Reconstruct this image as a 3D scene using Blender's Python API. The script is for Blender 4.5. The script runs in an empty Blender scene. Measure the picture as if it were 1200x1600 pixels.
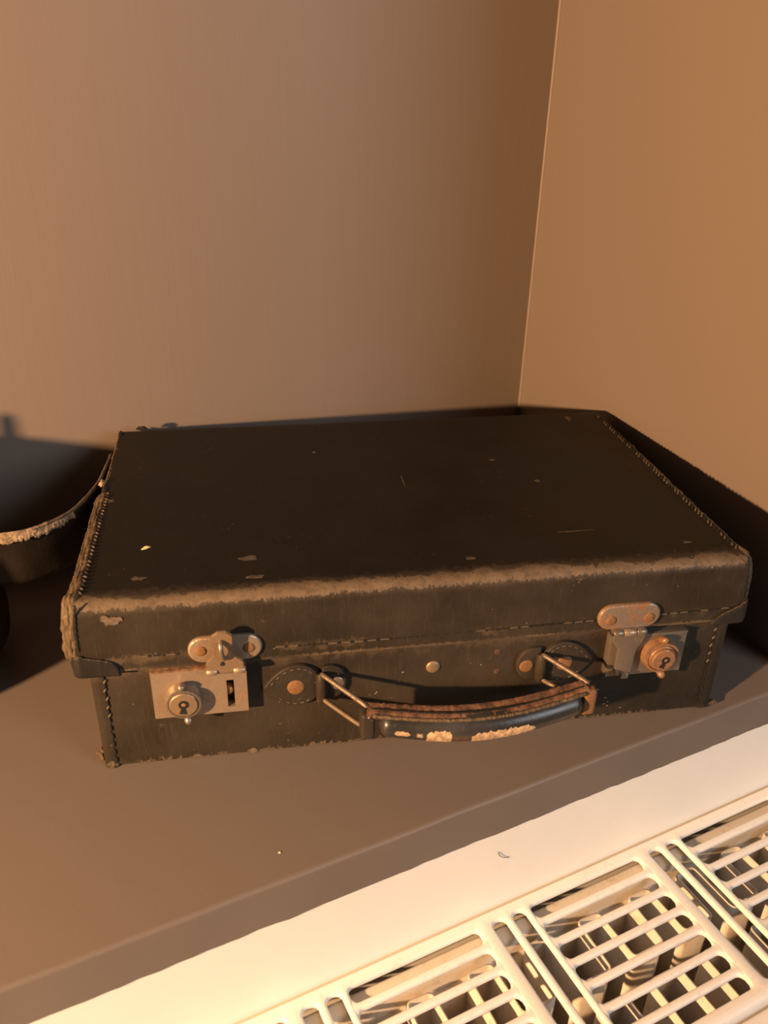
import bpy, bmesh, math, random
from mathutils import Vector, Matrix, noise
random.seed(7)
SC = bpy.context.scene
COL = SC.collection
PI = math.pi

# ------------------------------------------------------------------ camera
CAM_POS = Vector((0.0996, -0.3962, 0.3808))
PITCH, ROLL, YAW, FPX = 0.4890, 0.0250, 0.1770, 1328.5
fwd = Vector((math.sin(YAW)*math.cos(PITCH), math.cos(YAW)*math.cos(PITCH), -math.sin(PITCH)))
right = Vector((math.cos(YAW), -math.sin(YAW), 0))
up = right.cross(fwd)
r2 = right*math.cos(ROLL) + up*math.sin(ROLL)
u2 = up*math.cos(ROLL) - right*math.sin(ROLL)
cam_d = bpy.data.cameras.new('camera')
cam_d.sensor_fit = 'AUTO'; cam_d.sensor_width = 36.0
cam_d.lens = FPX/1600*36.0
cam_d.clip_start = 0.02; cam_d.clip_end = 50
cam_d.dof.use_dof = True; cam_d.dof.focus_distance = 0.57; cam_d.dof.aperture_fstop = 9.0
cam = bpy.data.objects.new('camera', cam_d); COL.objects.link(cam)
M = Matrix((r2, u2, -fwd)).transposed().to_4x4(); M.translation = CAM_POS
cam.matrix_world = M
SC.camera = cam

# ------------------------------------------------------------------ world, lamps, exposure
w = bpy.data.worlds.new('room_air'); SC.world = w; w.use_nodes = True
w.node_tree.nodes['Background'].inputs[0].default_value = (0.95, 0.92, 1.0, 1)
w.node_tree.nodes['Background'].inputs[1].default_value = 0.012
def lamp(name, loc, power, col, rad):
    l = bpy.data.lights.new(name, 'POINT'); l.energy = power; l.color = col; l.shadow_soft_size = rad
    o = bpy.data.objects.new(name, l); o.location = loc; COL.objects.link(o); return o
lamp('table_lamp_bulb', (-0.80, -0.67, 0.41), 172, (1.0, 0.58, 0.285), 0.022)
def window_light(loc, aim, size, power, col):
    l = bpy.data.lights.new('window_daylight', 'AREA'); l.shape = 'RECTANGLE'; l.size, l.size_y = size; l.energy = power; l.color = col
    o = bpy.data.objects.new('window_daylight', l); o.location = loc; COL.objects.link(o)
    o.rotation_euler = (Vector(aim)-Vector(loc)).to_track_quat('-Z', 'Y').to_euler(); return o
window_light((1.75, -1.75, 1.0), (0.25, 0.0, 0.0), (0.9, 1.1), 26, (0.88, 0.94, 1.0))
SC.view_settings.view_transform = 'Standard'; SC.view_settings.look = 'None'
SC.view_settings.gamma = 1.0; SC.view_settings.exposure = 0.0
SC.view_settings.use_curve_mapping = False

# ------------------------------------------------------------------ node helper
class N:
    def __init__(s, name):
        s.m = bpy.data.materials.new(name); s.m.use_nodes = True
        s.t = s.m.node_tree; s.b = s.t.nodes['Principled BSDF']
        s._c = None
    def n(s, typ, **k):
        nd = s.t.nodes.new(typ)
        for a, v in k.items(): setattr(nd, a, v)
        return nd
    def l(s, a, b): s.t.links.new(a, b)
    def co(s):
        if s._c is None: s._c = s.n('ShaderNodeTexCoord').outputs['Object']
        return s._c
    def mp(s, scale=(1, 1, 1), loc=(0, 0, 0), rot=(0, 0, 0)):
        nd = s.n('ShaderNodeMapping'); s.l(s.co(), nd.inputs[0])
        nd.inputs[1].default_value = loc; nd.inputs[2].default_value = rot; nd.inputs[3].default_value = scale
        return nd.outputs[0]
    def noise(s, scale, detail=4, rough=.55, vec=None, dist=0):
        nd = s.n('ShaderNodeTexNoise'); s.l(vec or s.co(), nd.inputs['Vector'])
        nd.inputs['Scale'].default_value = scale; nd.inputs['Detail'].default_value = detail
        nd.inputs['Roughness'].default_value = rough; nd.inputs['Distortion'].default_value = dist
        return nd.outputs['Fac']
    def vor(s, scale, vec=None, feature='F1', rnd=1.0):
        nd = s.n('ShaderNodeTexVoronoi', feature=feature); s.l(vec or s.co(), nd.inputs['Vector'])
        nd.inputs['Scale'].default_value = scale; nd.inputs['Randomness'].default_value = rnd
        return nd.outputs['Distance']
    def ramp(s, fac, a, b, va=0., vb=1.):
        nd = s.n('ShaderNodeMapRange'); nd.clamp = True; nd.interpolation_type = 'SMOOTHSTEP'
        s.l(fac, nd.inputs[0])
        for i, v in zip((1, 2, 3, 4), (a, b, va, vb)): nd.inputs[i].default_value = v
        return nd.outputs[0]
    def math(s, op, a, b=None, c=None):
        nd = s.n('ShaderNodeMath', operation=op)
        for i, v in enumerate((a, b, c)):
            if v is None: continue
            if isinstance(v, (int, float)): nd.inputs[i].default_value = v
            else: s.l(v, nd.inputs[i])
        return nd.outputs[0]
    def mix(s, fac, a, b):
        nd = s.n('ShaderNodeMix', data_type='RGBA')
        for i, v in ((0, fac), (6, a), (7, b)):
            if isinstance(v, (int, float)): nd.inputs[i].default_value = v
            elif isinstance(v, tuple): nd.inputs[i].default_value = (*v, 1)
            else: s.l(v, nd.inputs[i])
        return nd.outputs[2]
    def sep(s):
        nd = s.n('ShaderNodeSeparateXYZ'); s.l(s.co(), nd.inputs[0]); return nd.outputs
    def col(s, v):
        if isinstance(v, tuple): s.b.inputs['Base Color'].default_value = (*v, 1)
        else: s.l(v, s.b.inputs['Base Color'])
    def rough(s, v):
        if isinstance(v, (int, float)): s.b.inputs['Roughness'].default_value = v
        else: s.l(v, s.b.inputs['Roughness'])
    def metal(s, v):
        if isinstance(v, (int, float)): s.b.inputs['Metallic'].default_value = v
        else: s.l(v, s.b.inputs['Metallic'])
    def spec(s, v): s.b.inputs['Specular IOR Level'].default_value = v
    def bump(s, h, strength=.3, dist=.001):
        nd = s.n('ShaderNodeBump'); nd.inputs['Strength'].default_value = strength; nd.inputs['Distance'].default_value = dist
        s.l(h, nd.inputs['Height']); s.l(nd.outputs[0], s.b.inputs['Normal'])

def paint_mat(name, col, streak_axis, rough=.5, amp=.12):
    k = N(name)
    sc = {'z': (120, 120, 6), 'x': (6, 160, 160), 'n': (40, 40, 40)}[streak_axis]
    st = k.noise(1.0, 3, .6, k.mp(sc)); big = k.noise(5, 3)
    f = k.math('ADD', k.ramp(st, .3, .7, -amp*.5, amp*.5), k.ramp(big, .3, .7, -amp*.4, amp*.4))
    d = k.mix(k.math('ADD', f, .5), tuple(c*.86 for c in col), tuple(min(1, c*1.14) for c in col))
    k.col(d); k.rough(rough); k.spec(.35)
    k.bump(k.math('ADD', st, k.math('MULTIPLY', k.noise(350, 2), .3)), .22, .0006)
    return k.m
TAUPE = (0.188, 0.147, 0.119)
M_WALL = paint_mat('taupe_wall_paint', TAUPE, 'z', .55, .03)
M_SHELF = paint_mat('taupe_shelf_paint', (.170, .138, .116), 'n', .45, .05)
M_CREAM = paint_mat('cream_wall_paint', (.88, .845, .775), 'n', .6, .06)
M_BEAD = paint_mat('corner_bead_paint', (.30, .245, .20), 'n', .4, .04)

def leather_mat(name, base, tan, H=.1195, kind='lid'):
    """dark worn hide; tan where the surface has rubbed off along folds and hems"""
    k = N(name); X, Y, Z = k.sep()
    big = k.noise(18, 5, .6); fine = k.noise(260, 4, .65); hair = k.noise(1.0, 3, .7, k.mp((700, 700, 60)))
    col = k.mix(k.ramp(big, .3, .72), tuple(c*.75 for c in base), tuple(c*1.3 for c in base))
    col = k.mix(k.ramp(hair, .52, .82, 0, .55), col, tuple(c*2.2 for c in base))
    # scuffs: short pale marks and specks
    sc1 = k.ramp(k.vor(38, k.mp((1, 1, 1), (.31, .12, .07))), .035, .055, .0, 1.)
    spk = k.ramp(k.vor(120, k.mp((1, 1, 1), (.7, .2, .1))), .05, .085, 1., 0.)
    spk = k.math('MULTIPLY', spk, k.ramp(k.noise(14, 2), .5, .62))
    col = k.mix(k.math('MULTIPLY', spk, .55), col, tuple(min(1, c*1.2) for c in tan))
    scr = k.ramp(k.noise(1.0, 5, .7, k.mp((26, 90, 30), (2, 3, 1), (0, .2, .5)), 2.5), .69, .715)
    col = k.mix(k.math('MULTIPLY', scr, .28), col, tan)
    dot = k.math('MULTIPLY', k.ramp(k.vor(210, k.mp((1, 1, 1), (.13, .4, .9))), .10, .15, 1., 0.), k.ramp(k.noise(26, 3, .6, k.mp((1, 1, 1), (5, 2, 8))), .58, .66))
    col = k.mix(k.math('MULTIPLY', dot, .8), col, (.42, .36, .28))
    dust = k.math('MULTIPLY', k.ramp(k.noise(7, 4), .45, .75), .18)
    col = k.mix(dust, col, tuple(c*.6 for c in tan))
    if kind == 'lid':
        top_shade = k.ramp(k.math('ADD', Y, k.ramp(fine, .3, .7, -.003, .003)), .008, .016)  # lid top behind the fold: its dimmer light is darkened into the colour
        col = k.mix(k.math('MULTIPLY', top_shade, .85), col, k.mix(k.ramp(big, .3, .7), tuple(c*.14 for c in base), tuple(c*.30 for c in base)))
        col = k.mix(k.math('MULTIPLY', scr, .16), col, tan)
    rag = k.noise(95, 5, .7); rag2 = k.noise(1.0, 4, .7, k.mp((330, 200, 170)))
    lng = k.noise(9, 2)
    wear = None
    def top(v, lim, n, a, soft=.0012):   # 1 where v + noise < lim
        e = k.math('ADD', v, k.ramp(n, .25, .75, -a, a))
        return k.ramp(e, lim - soft, lim + soft, 1., 0.)
    if kind == 'lid':
        dz = k.math('SUBTRACT', H, Z)
        mid = k.noise(70, 5, .75); lo_ = k.noise(11, 2); fr_ = k.noise(1.0, 5, .8, k.mp((520, 300, 330)))
        edge = k.math('ADD', k.math('ADD', Y, k.ramp(lo_, .3, .7, -.0020, .0020)), k.ramp(mid, .25, .75, -.0040, .0040))
        tp = k.math('ADD', k.math('MULTIPLY', k.ramp(edge, .0060, .0078, 1., 0.), .62), k.math('MULTIPLY', k.ramp(edge, .002, .0125, 1., 0.), .38))
        dn = k.math('ADD', k.math('ADD', dz, k.ramp(mid, .3, .7, -.0011, .0011)), k.ramp(fr_, .25, .75, -.0016, .0016))
        fr2 = k.math('ADD', k.math('MULTIPLY', k.ramp(dn, .0038, .0044, 1., 0.), .75), k.math('MULTIPLY', k.ramp(dn, .0025, .0080, 1., 0.), .25))
        wear = k.math('MULTIPLY', k.math('MULTIPLY', tp, fr2), k.ramp(k.noise(140, 5, .75), .30, .58, .50, 1.))
        hem = top(k.math('SUBTRACT', Z, .0745), .0014, rag2, .0012, .0006)
        st = k.math('MULTIPLY', top(k.math('ABSOLUTE', k.math('SUBTRACT', Z, .0815)), .0026, rag2, .0026, .0012), k.ramp(k.noise(30, 3), .48, .66, 0, .45))
        st = k.math('MULTIPLY', st, k.ramp(Y, .02, .03, 1., 0.))
        hem = k.math('MULTIPLY', hem, k.ramp(k.noise(22, 3), .35, .6, .12, .65))
        wear = k.math('MAXIMUM', wear, k.math('MAXIMUM', hem, st))
    elif kind == 'base':
        a = top(Z, .0022, rag2, .0030, .0008)
        a = k.math('MULTIPLY', a, k.ramp(k.noise(28, 3), .40, .52, .1, .8))
        b = k.math('MULTIPLY', top(k.math('SUBTRACT', .076, Z), .006, rag, .005, .004), .30)
        wear = k.math('MAXIMUM', a, b)
    elif kind == 'tab':
        wear = k.math('MULTIPLY', k.ramp(fine, .6, .75), .35)
    elif kind == 'binding':
        wear = k.ramp(k.noise(1.0, 5, .7, k.mp((900, 130, 130))), .38, .62, .15, .95)
    if wear is not None: col = k.mix(wear, col, k.mix(k.ramp(rag, .3, .7), tuple(c*.75 for c in tan), tan))
    k.col(col); k.rough(k.ramp(big, .3, .7, .45, .62)); k.spec(.22)
    h = k.math('ADD', k.math('MULTIPLY', fine, .6), k.math('MULTIPLY', big, .8))
    if wear is not None: h = k.math('SUBTRACT', h, k.math('MULTIPLY', wear, .35))
    k.bump(h, .35, .0012)
    return k.m
DARK = (.030, .0235, .0165); TAN = (.180, .128, .082)
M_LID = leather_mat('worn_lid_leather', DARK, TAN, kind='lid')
M_BASE = leather_mat('worn_base_leather', DARK, TAN, kind='base')
M_TAB = leather_mat('dark_tab_leather', (.030, .024, .018), TAN, kind='tab')
M_BIND = leather_mat('frayed_binding_leather', (.045, .033, .021), (.18, .125, .072), kind='binding')
M_GUARD = leather_mat('smooth_guard_leather', (.020, .017, .015), TAN, kind='plain')
M_BAG = leather_mat('bag_leather', (.012, .009, .007), (.06, .04, .03), kind='plain')

M_FLAP_SHADED = leather_mat('shaded_flap_leather', (.014, .0105, .008), (.08, .055, .035), kind='plain')  # darker than the lid's leather: the flap's shade is put into its colour
def plain(name, col, rough=.6, metal=0., bump=None, var=.2, scale=60):
    k = N(name); f = k.noise(scale, 4)
    k.col(k.mix(k.ramp(f, .3, .7), tuple(c*(1-var) for c in col), tuple(min(1, c*(1+var)) for c in col)))
    k.rough(rough); k.metal(metal)
    if bump: k.bump(k.noise(bump[0], 4, .65), bump[1], bump[2])
    return k.m
M_THREAD = plain('tan_thread', (.105, .078, .050), .8, scale=400)
M_PALE = plain('pale_bare_leather', (.48, .33, .19), .85, bump=(320, .9, .0015), scale=220, var=.35)
M_TORN = plain('torn_fibre', (.25, .175, .105), .9, bump=(260, 1.0, .002), scale=240, var=.5)
M_HOLE = plain('dark_gap', (.006, .005, .004), .9)
M_BROWN = plain('russet_handle_leather', (.155, .078, .043), .75, bump=(380, .6, .0008), var=.55, scale=170)
M_CORE = plain('handle_core_cord', (.06, .035, .022), .8, scale=300)

def metal_mat(name, steel, rust, amount, rough=.38, metal=.75):
    k = N(name)
    n1 = k.noise(110, 6, .75); n2 = k.noise(520, 4, .7)
    f = k.math('ADD', k.math('MULTIPLY', n1, .6), k.math('MULTIPLY', n2, .4))
    r = k.ramp(f, .60 - amount*.42, .70 - amount*.30)
    gr = k.mix(k.ramp(n2, .35, .75, 0, .25), steel, tuple(c*.45 for c in steel))
    k.col(k.mix(r, gr, k.mix(k.ramp(n2, .3, .7), tuple(c*.6 for c in rust), rust)))
    k.metal(k.ramp(r, 0, 1, metal, .12)); k.rough(k.ramp(r, 0, 1, rough, .75))
    k.bump(k.math('ADD', k.math('MULTIPLY', n2, .4), r), .22, .0004)
    return k.m
STEEL = (.40, .305, .220); RUST = (.27, .125, .050)
M_NICK = metal_mat('tarnished_nickel', STEEL, RUST, .18, .40, .55)
M_NICK2 = metal_mat('brown_tarnished_nickel', (.27, .22, .175), RUST, .10, .36, .6)
M_RUST = metal_mat('rusted_steel', (.22, .115, .055), (.26, .125, .048), .85, .6, .2)
M_COPPER = metal_mat('coppery_rusted_cylinder', (.34, .21, .13), (.30, .14, .055), .5, .35, .5)
M_BRASS = metal_mat('tan_tarnished_face', (.30, .215, .135), (.26, .125, .05), .25, .42, .45)
M_WIRE = metal_mat('dull_steel_wire', (.185, .140, .100), (.17, .095, .05), .25, .45, .35)

def grip_mat():
    k = N('black_grip_leather_worn_through')
    big = k.noise(30, 4)
    col = k.mix(k.ramp(big, .3, .7), (.020, .020, .021), (.05, .047, .044))
    f = k.noise(330, 4, .7)
    col = k.mix(k.ramp(f, .62, .72, 0, .35), col, (.20, .17, .14))
    k.col(col); k.rough(k.ramp(big, .3, .7, .28, .42)); k.spec(.55)
    k.bump(f, .2, .0006)
    return k.m
M_GRIP = grip_mat()
def enamel(name, col, dust):
    k = N(name); f = k.noise(60, 4, .7); g = k.noise(260, 4, .7)
    m = k.math('MULTIPLY', k.ramp(k.math('MULTIPLY', f, g), .27, .40), .45 if dust else .18)
    k.col(k.mix(m, col, (.42, .29, .18))); k.rough(.42 if not dust else .7); k.spec(.4)
    k.bump(k.noise(150, 3), .06, .0006)
    return k.m
M_RAD = enamel('white_radiator_enamel', (.82, .79, .74), False)
M_RADD = enamel('dusty_radiator_enamel', (.64, .58, .50), True)

# ------------------------------------------------------------------ mesh helpers
def link(name, me, mat, parent=None, smooth=True):
    o = bpy.data.objects.new(name, me); COL.objects.link(o)
    if mat and not me.materials: me.materials.append(mat)
    if parent: o.parent = parent
    if smooth:
        for p in me.polygons: p.use_smooth = True
    return o
def mesh(name, vs, fs):
    me = bpy.data.meshes.new(name); me.from_pydata([tuple(v) for v in vs], [], fs)
    bm = bmesh.new(); bm.from_mesh(me); bmesh.ops.recalc_face_normals(bm, faces=bm.faces); bm.to_mesh(me); bm.free()
    return me
def bm_mesh(name, bm):
    bmesh.ops.recalc_face_normals(bm, faces=bm.faces)
    me = bpy.data.meshes.new(name); bm.to_mesh(me); bm.free(); return me
def auto(o, ang=40):
    me = o.data
    for p in me.polygons: p.use_smooth = True
    me.set_sharp_from_angle(angle=math.radians(ang)); return o
def box_bm(lo, hi, bev=.0008, seg=2):
    bm = bmesh.new(); bmesh.ops.create_cube(bm, size=1)
    for v in bm.verts: v.co = Vector([(lo[i]+hi[i])/2 + v.co[i]*(hi[i]-lo[i]) for i in range(3)])
    if bev: bmesh.ops.bevel(bm, geom=bm.edges[:], offset=bev, segments=seg, affect='EDGES', profile=.5)
    return bm
def box(name, lo, hi, mat, parent=None, bev=.0008, seg=2):
    return auto(link(name, bm_mesh(name, box_bm(lo, hi, bev, seg)), mat, parent))
def prism_front(name, pts, y0, y1, mat, parent, bev=.0006, seg=2):
    """outline in (x,z), from y0 (back) to y1 (front, smaller y), front rim bevelled"""
    bm = bmesh.new()
    a = [bm.verts.new((x, y0, z)) for x, z in pts]; b = [bm.verts.new((x, y1, z)) for x, z in pts]
    n = len(pts); bm.faces.new(a); fr = bm.faces.new(b)
    for i in range(n): bm.faces.new((a[i], a[(i+1) % n], b[(i+1) % n], b[i]))
    bmesh.ops.recalc_face_normals(bm, faces=bm.faces)
    if bev: bmesh.ops.bevel(bm, geom=list(fr.edges), offset=bev, segments=seg, affect='EDGES', profile=.5)
    return auto(link(name, bm_mesh(name, bm), mat, parent), 35)
def lathe_y(name, cx, cz, prof, mat, parent, n=36, knurl=None):
    """profile of (radius, y) turned about an axis along y"""
    vs, fs = [], []
    for r, y in prof:
        for i in range(n):
            a = 2*PI*i/n; vs.append((cx+r*math.cos(a), y, cz+r*math.sin(a)))
    m = len(prof)
    for j in range(m-1):
        for i in range(n):
            fs.append((j*n+i, j*n+(i+1) % n, (j+1)*n+(i+1) % n, (j+1)*n+i))
    fs.append(tuple(range(n))); fs.append(tuple(range((m-1)*n, m*n)))
    return auto(link(name, mesh(name, vs, fs), mat, parent), 35)
def frame_path(P):
    out = []
    prev = None
    for i, p in enumerate(P):
        a = P[max(i-1, 0)]; b = P[min(i+1, len(P)-1)]
        t = (b-a).normalized()
        if prev is None:
            ref = Vector((0, 0, 1)) if abs(t.z) < .9 else Vector((1, 0, 0))
            u = (ref - t*ref.dot(t)).normalized()
        else:
            u = (prev - t*prev.dot(t)).normalized()
        prev = u; out.append((t, u, t.cross(u)))
    return out
def tube_me(name, P, rad, n=10, closed=False, prof=None):
    P = [Vector(p) for p in P]; F = frame_path(P); vs, fs = [], []
    for i, p in enumerate(P):
        t, u, v = F[i]; r = rad(i/(len(P)-1), i) if callable(rad) else rad
        for k in range(n):
            a = 2*PI*k/n
            rr = prof(i, k)*r if prof else r
            vs.append(p + (u*math.cos(a) + v*math.sin(a))*rr)
    m = len(P)
    for i in range(m-1 if not closed else m):
        j = (i+1) % m
        for k in range(n): fs.append((i*n+k, i*n+(k+1) % n, j*n+(k+1) % n, j*n+k))
    if not closed: fs.append(tuple(range(n))); fs.append(tuple(range((m-1)*n, m*n)))
    return mesh(name, vs, fs)
def smooth_path(pts, n=60):
    """Catmull-Rom through the points"""
    P = [Vector(p) for p in pts]; P = [P[0]*2-P[1]] + P + [P[-1]*2-P[-2]]; out = []
    segs = len(P)-3
    for i in range(n+1):
        s = i/n*segs; k = min(int(s), segs-1); t = s-k
        a, b, c, d = P[k:k+4]
        out.append(.5*((2*b)+(c-a)*t+(2*a-5*b+4*c-d)*t*t+(3*b-a-3*c+d)*t**3))
    return out
def rounded(pts, r, seg=5):
    """round the corners of a closed 2-D outline; r is a number or one per corner"""
    out = []; n = len(pts)
    for i in range(n):
        rr = r[i] if isinstance(r, (list, tuple)) else r
        p = Vector(pts[i]); a = Vector(pts[i-1]); b = Vector(pts[(i+1) % n])
        if rr <= 0: out.append(tuple(p)); continue
        da = min(rr, (a-p).length*.49); db = min(rr, (b-p).length*.49)
        p0 = p+(a-p).normalized()*da; p1 = p+(b-p).normalized()*db
        for k in range(seg+1):
            t = k/seg; out.append(tuple((1-t)**2*p0+2*t*(1-t)*p+t*t*p1))
    return out
def nz(x, y=0, z=0): return noise.noise(Vector((x, y, z)))
def empty(name, loc=(0, 0, 0)):
    o = bpy.data.objects.new(name, None); o.location = loc; o.empty_display_size = .02; COL.objects.link(o); return o
def tag(o, label=None, cat=None, kind=None, group=None):
    if label: o['label'] = label
    if cat: o['category'] = cat
    if kind: o['kind'] = kind
    if group: o['group'] = group
    return o

# ------------------------------------------------------------------ the setting
D2 = Vector((0.9571, 0.2899, 0)); N2 = Vector((-0.2899, 0.9571, 0))
ANG = math.atan2(.2899, .9571)
E0 = Vector((-0.0264, -0.1299, 0))           # a point of the shelf's front edge
CORNER = Vector((0.372, 0.372, 0))
c_s = (CORNER-E0).dot(D2); c_t = (CORNER-E0).dot(N2)
def place(o): o.location = E0; o.rotation_euler = (0, 0, ANG); return o   # local frame: x along shelf, y into the alcove

def shelf():
    L0, L1 = -1.2, c_s; T = .0305; n = 420; r = .0028
    prof_n = 6; vs, fs = [], []
    for i in range(n+1):
        x = L0+(L1-L0)*i/n
        wob = .0011*nz(x*38, 3)+.0008*nz(x*110, 7)+.0004*nz(x*400, 1)
        fr = .0005*nz(x*22, 9)
        ring = [(x, c_t, 0)]
        for k in range(prof_n+1):
            a = PI/2*k/prof_n
            ring.append((x, -.0012+fr+r-r*math.sin(a), -r+r*math.cos(a)))
        ring += [(x, -.0012+fr, -T*.5), (x, -.0012+fr*.6, -T+wob), (x, .004, -T+wob), (x, .004, -.04), (x, c_t, -.04)]
        vs += ring
    m = len(ring)
    for i in range(n):
        for k in range(m): fs.append((i*m+k, i*m+(k+1) % m, (i+1)*m+(k+1) % m, (i+1)*m+k))
    fs.append(tuple(range(m))); fs.append(tuple(range(n*m, n*m+m)))
    o = place(auto(link('shelf', mesh('shelf', vs, fs), M_SHELF), 50))
    return tag(o, 'taupe painted alcove shelf with a rounded front edge under the suitcase', 'shelf', 'structure')
shelf()
o = place(box('wall_back', (-1.2, c_t, -.04), (c_s+.05, c_t+.05, 1.3), M_WALL, bev=0)); tag(o, 'smooth taupe painted back wall of the alcove', 'wall', 'structure')
o = place(box('wall_right', (c_s, 0.0, -.04), (c_s+.05, c_t, 1.3), M_WALL, bev=0)); tag(o, 'taupe painted right side wall of the alcove with brush marks', 'wall', 'structure')
o = place(box('wall_front', (-1.2, 0.0, -.95), (1.6, .10, -.0400), M_CREAM, bev=0))
tag(o, 'cream painted wall below the shelf behind the radiator', 'wall', 'structure')
o = place(box('trim_1', (-1.2, .0, -.04), (c_s+.05, .0039, -.0200), M_CREAM, bev=0)); tag(o, 'cream paint band under the shelf edge', 'trim', 'structure')
o = place(box('trim_2', (c_s-.0016, c_t-.0016, 0), (c_s+.001, c_t+.001, 1.3), M_BEAD, bev=.001)); tag(o, 'pale filler bead in the corner of the alcove walls', 'trim', 'structure')
o = place(box('floor', (-1.2, -1.6, -.97), (1.6, 0, -.95), plain('dark_floor', (.10, .065, .04), .6), bev=0)); tag(o, 'dark room floor below the radiator', 'floor', 'structure')

# ------------------------------------------------------------------ radiator
ZR = -.100
K = .982
def S_(s): return K*s+.0008
def T_(t): return K*t+.0054
RS0, RS1 = -.02, .80
PITCH_S = .1289
SLOT0 = .2991; SLOT_L = .0915*K
TF0, TF1 = T_(.0045), T_(.1092)
rad = empty('radiator'); rad.location = E0; rad.rotation_euler = (0, 0, ANG)
tag(rad, 'white panel radiator with a slotted top grille below the shelf', 'radiator')
def rr_pts(x0, x1, y0, y1, r, seg=5):
    out = []
    for cx, cy, a0 in ((x1-r, y1-r, 0), (x0+r, y1-r, PI/2), (x0+r, y0+r, PI), (x1-r, y0+r, 3*PI/2)):
        for k in range(seg+1):
            a = a0+PI/2*k/seg; out.append((cx+r*math.cos(a), cy+r*math.sin(a)))
    return out
def cell(bm, c, h, r):
    """a flat cell c=(x0,x1,y0,y1) pierced by a rounded hole h, its rim rolled downwards"""
    x0, x1, y0, y1 = h; seg = 5
    rim = .0016
    rings = []
    oc = []
    cx0, cx1, cy0, cy1 = c
    for (px, py), (qx, qy, n_) in zip(((cx1, cy1), (cx0, cy1), (cx0, cy0), (cx1, cy0)), ((0, 0, 0),)*4):
        oc += [(px, py)]*(seg+1)
    pr = rr_pts(x0-rim, x1+rim, y0-rim, y1+rim, r+rim, seg)
    # outer ring: straight projections so that neighbours share borders
    out = []
    for k, (px, py) in enumerate(pr):
        q = k//(seg+1); j = k % (seg+1)
        C_ = ((cx1, cy1), (cx0, cy1), (cx0, cy0), (cx1, cy0))[q]
        if j == 0: out.append((C_[0], py) if q in (0, 2) else (px, C_[1]))
        elif j == seg: out.append((px, C_[1]) if q in (0, 2) else (C_[0], py))
        else: out.append(C_)
    rings.append([bm.verts.new((a, b, 0)) for a, b in out])
    for off, z in ((rim, 0), (rim*.55, -.00025), (rim*.15, -.0010), (0, -.0018), (0.0001, -.0034)):
        rings.append([bm.verts.new((a, b, z)) for a, b in rr_pts(x0-off, x1+off, y0-off, y1+off, r+off, seg)])
    m = len(pr)
    for A_, B_ in zip(rings, rings[1:]):
        for i in range(m):
            j = (i+1) % m
            f = []
            for v in (A_[i], A_[j], B_[j], B_[i]):
                if not any((v.co-w_.co).length < 1e-9 for w_ in f): f.append(v)
            if len(f) > 2: bm.faces.new(f)
def grille():
    bm = bmesh.new()
    k0 = math.floor((RS0-SLOT0)/PITCH_S); k1 = math.ceil((RS1-SLOT0)/PITCH_S)
    cA0, cA1 = .1015*K, .1118*K; cB0, cB1 = .1168*K, .1268*K
    yb, yf = T_(-.0018), T_(.1135)
    bars = []
    for k in range(k0, k1):
        s = SLOT0+k*PITCH_S
        b0 = s-(PITCH_S-cB1)/2; b1 = s+(SLOT_L+cA0)/2; b2 = s+(cA1+cB0)/2; b3 = b0+PITCH_S
        cell(bm, (b0, b1, -yf, -yb), (s, s+SLOT_L, -TF1, -TF0), .0035)
        cell(bm, (b1, b2, -yf, -yb), (s+cA0, s+cA1, -TF1, -TF0), .0040)
        cell(bm, (b2, b3, -yf, -yb), (s+cB0, s+cB1, -TF1, -TF0), .0040)
        bars.append(s)
    # rolled front and back lips
    x0 = SLOT0+k0*PITCH_S; x1 = SLOT0+k1*PITCH_S
    for y, sgn in ((-yf, -1), (-yb, 1)):
        prev = None
        for j in range(7):
            a = PI/2*j/6; r = .0045 if sgn < 0 else .0016
            row = [bm.verts.new((x, y+sgn*r*math.sin(a), -r+r*math.cos(a))) for x in (x0-.01, x1)]
            if prev: bm.faces.new((prev[0], prev[1], row[1], row[0]))
            prev = row
        row = [bm.verts.new((x, y+sgn*r, -.014)) for x in (x0-.01, x1)]
        bm.faces.new((prev[0], prev[1], row[1], row[0]))
    bmesh.ops.remove_doubles(bm, verts=bm.verts[:], dist=1e-6)
    for v in bm.verts: v.co.z += ZR
    g = auto(link('grille_frame', bm_mesh('grille_frame', bm), M_RAD, rad), 60)
    # one bar mesh, copied
    n = 40; L = SLOT_L+.0024; w0 = .0025; fr = .0036; vs, fs = [], []; m = 9
    for i in range(n+1):
        t = i/n; x = L*(t-.5)
        # denser at the ends
        x = L*.5*math.sin(PI*(t-.5)); ds = L/2-abs(x)-.0015
        ww = w0 + (fr-math.sqrt(max(0, fr*fr-(fr-max(ds, 0))**2)) if ds < fr else 0)
        for j in range(m):
            a = PI*j/(m-1); y = ww*math.cos(a)
            yy = max(-w0, min(w0, y))
            hh = math.sqrt(max(0, 1-(abs(y)/ww)**2.6))
            vs.append((x, y, -.0026+.0025*hh**.7))
        vs.append((x, -ww, -.0032)); vs.append((x, ww, -.0032))
    q = m+2
    for i in range(n):
        for j in range(q): fs.append((i*q+j, i*q+(j+1) % q, (i+1)*q+(j+1) % q, (i+1)*q+j))
    fs.append(tuple(range(q))); fs.append(tuple(range(n*q, n*q+q)))
    bme = mesh('grille_bar', vs, fs); bme.materials.append(M_RAD)
    for p in bme.polygons: p.use_smooth = True
    bme.set_sharp_from_angle(angle=math.radians(55))
    pitch = (TF1-TF0+2*.0033)/7
    for s in bars:
        if s+SLOT_L < .0 or s > .62: continue
        for j in range(6):
            b = bpy.data.objects.new('grille_bar', bme); COL.objects.link(b); b.parent = rad
            b.location = (s+SLOT_L/2, -(TF0-.0033+pitch*(j+1)), ZR)
grille()
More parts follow.
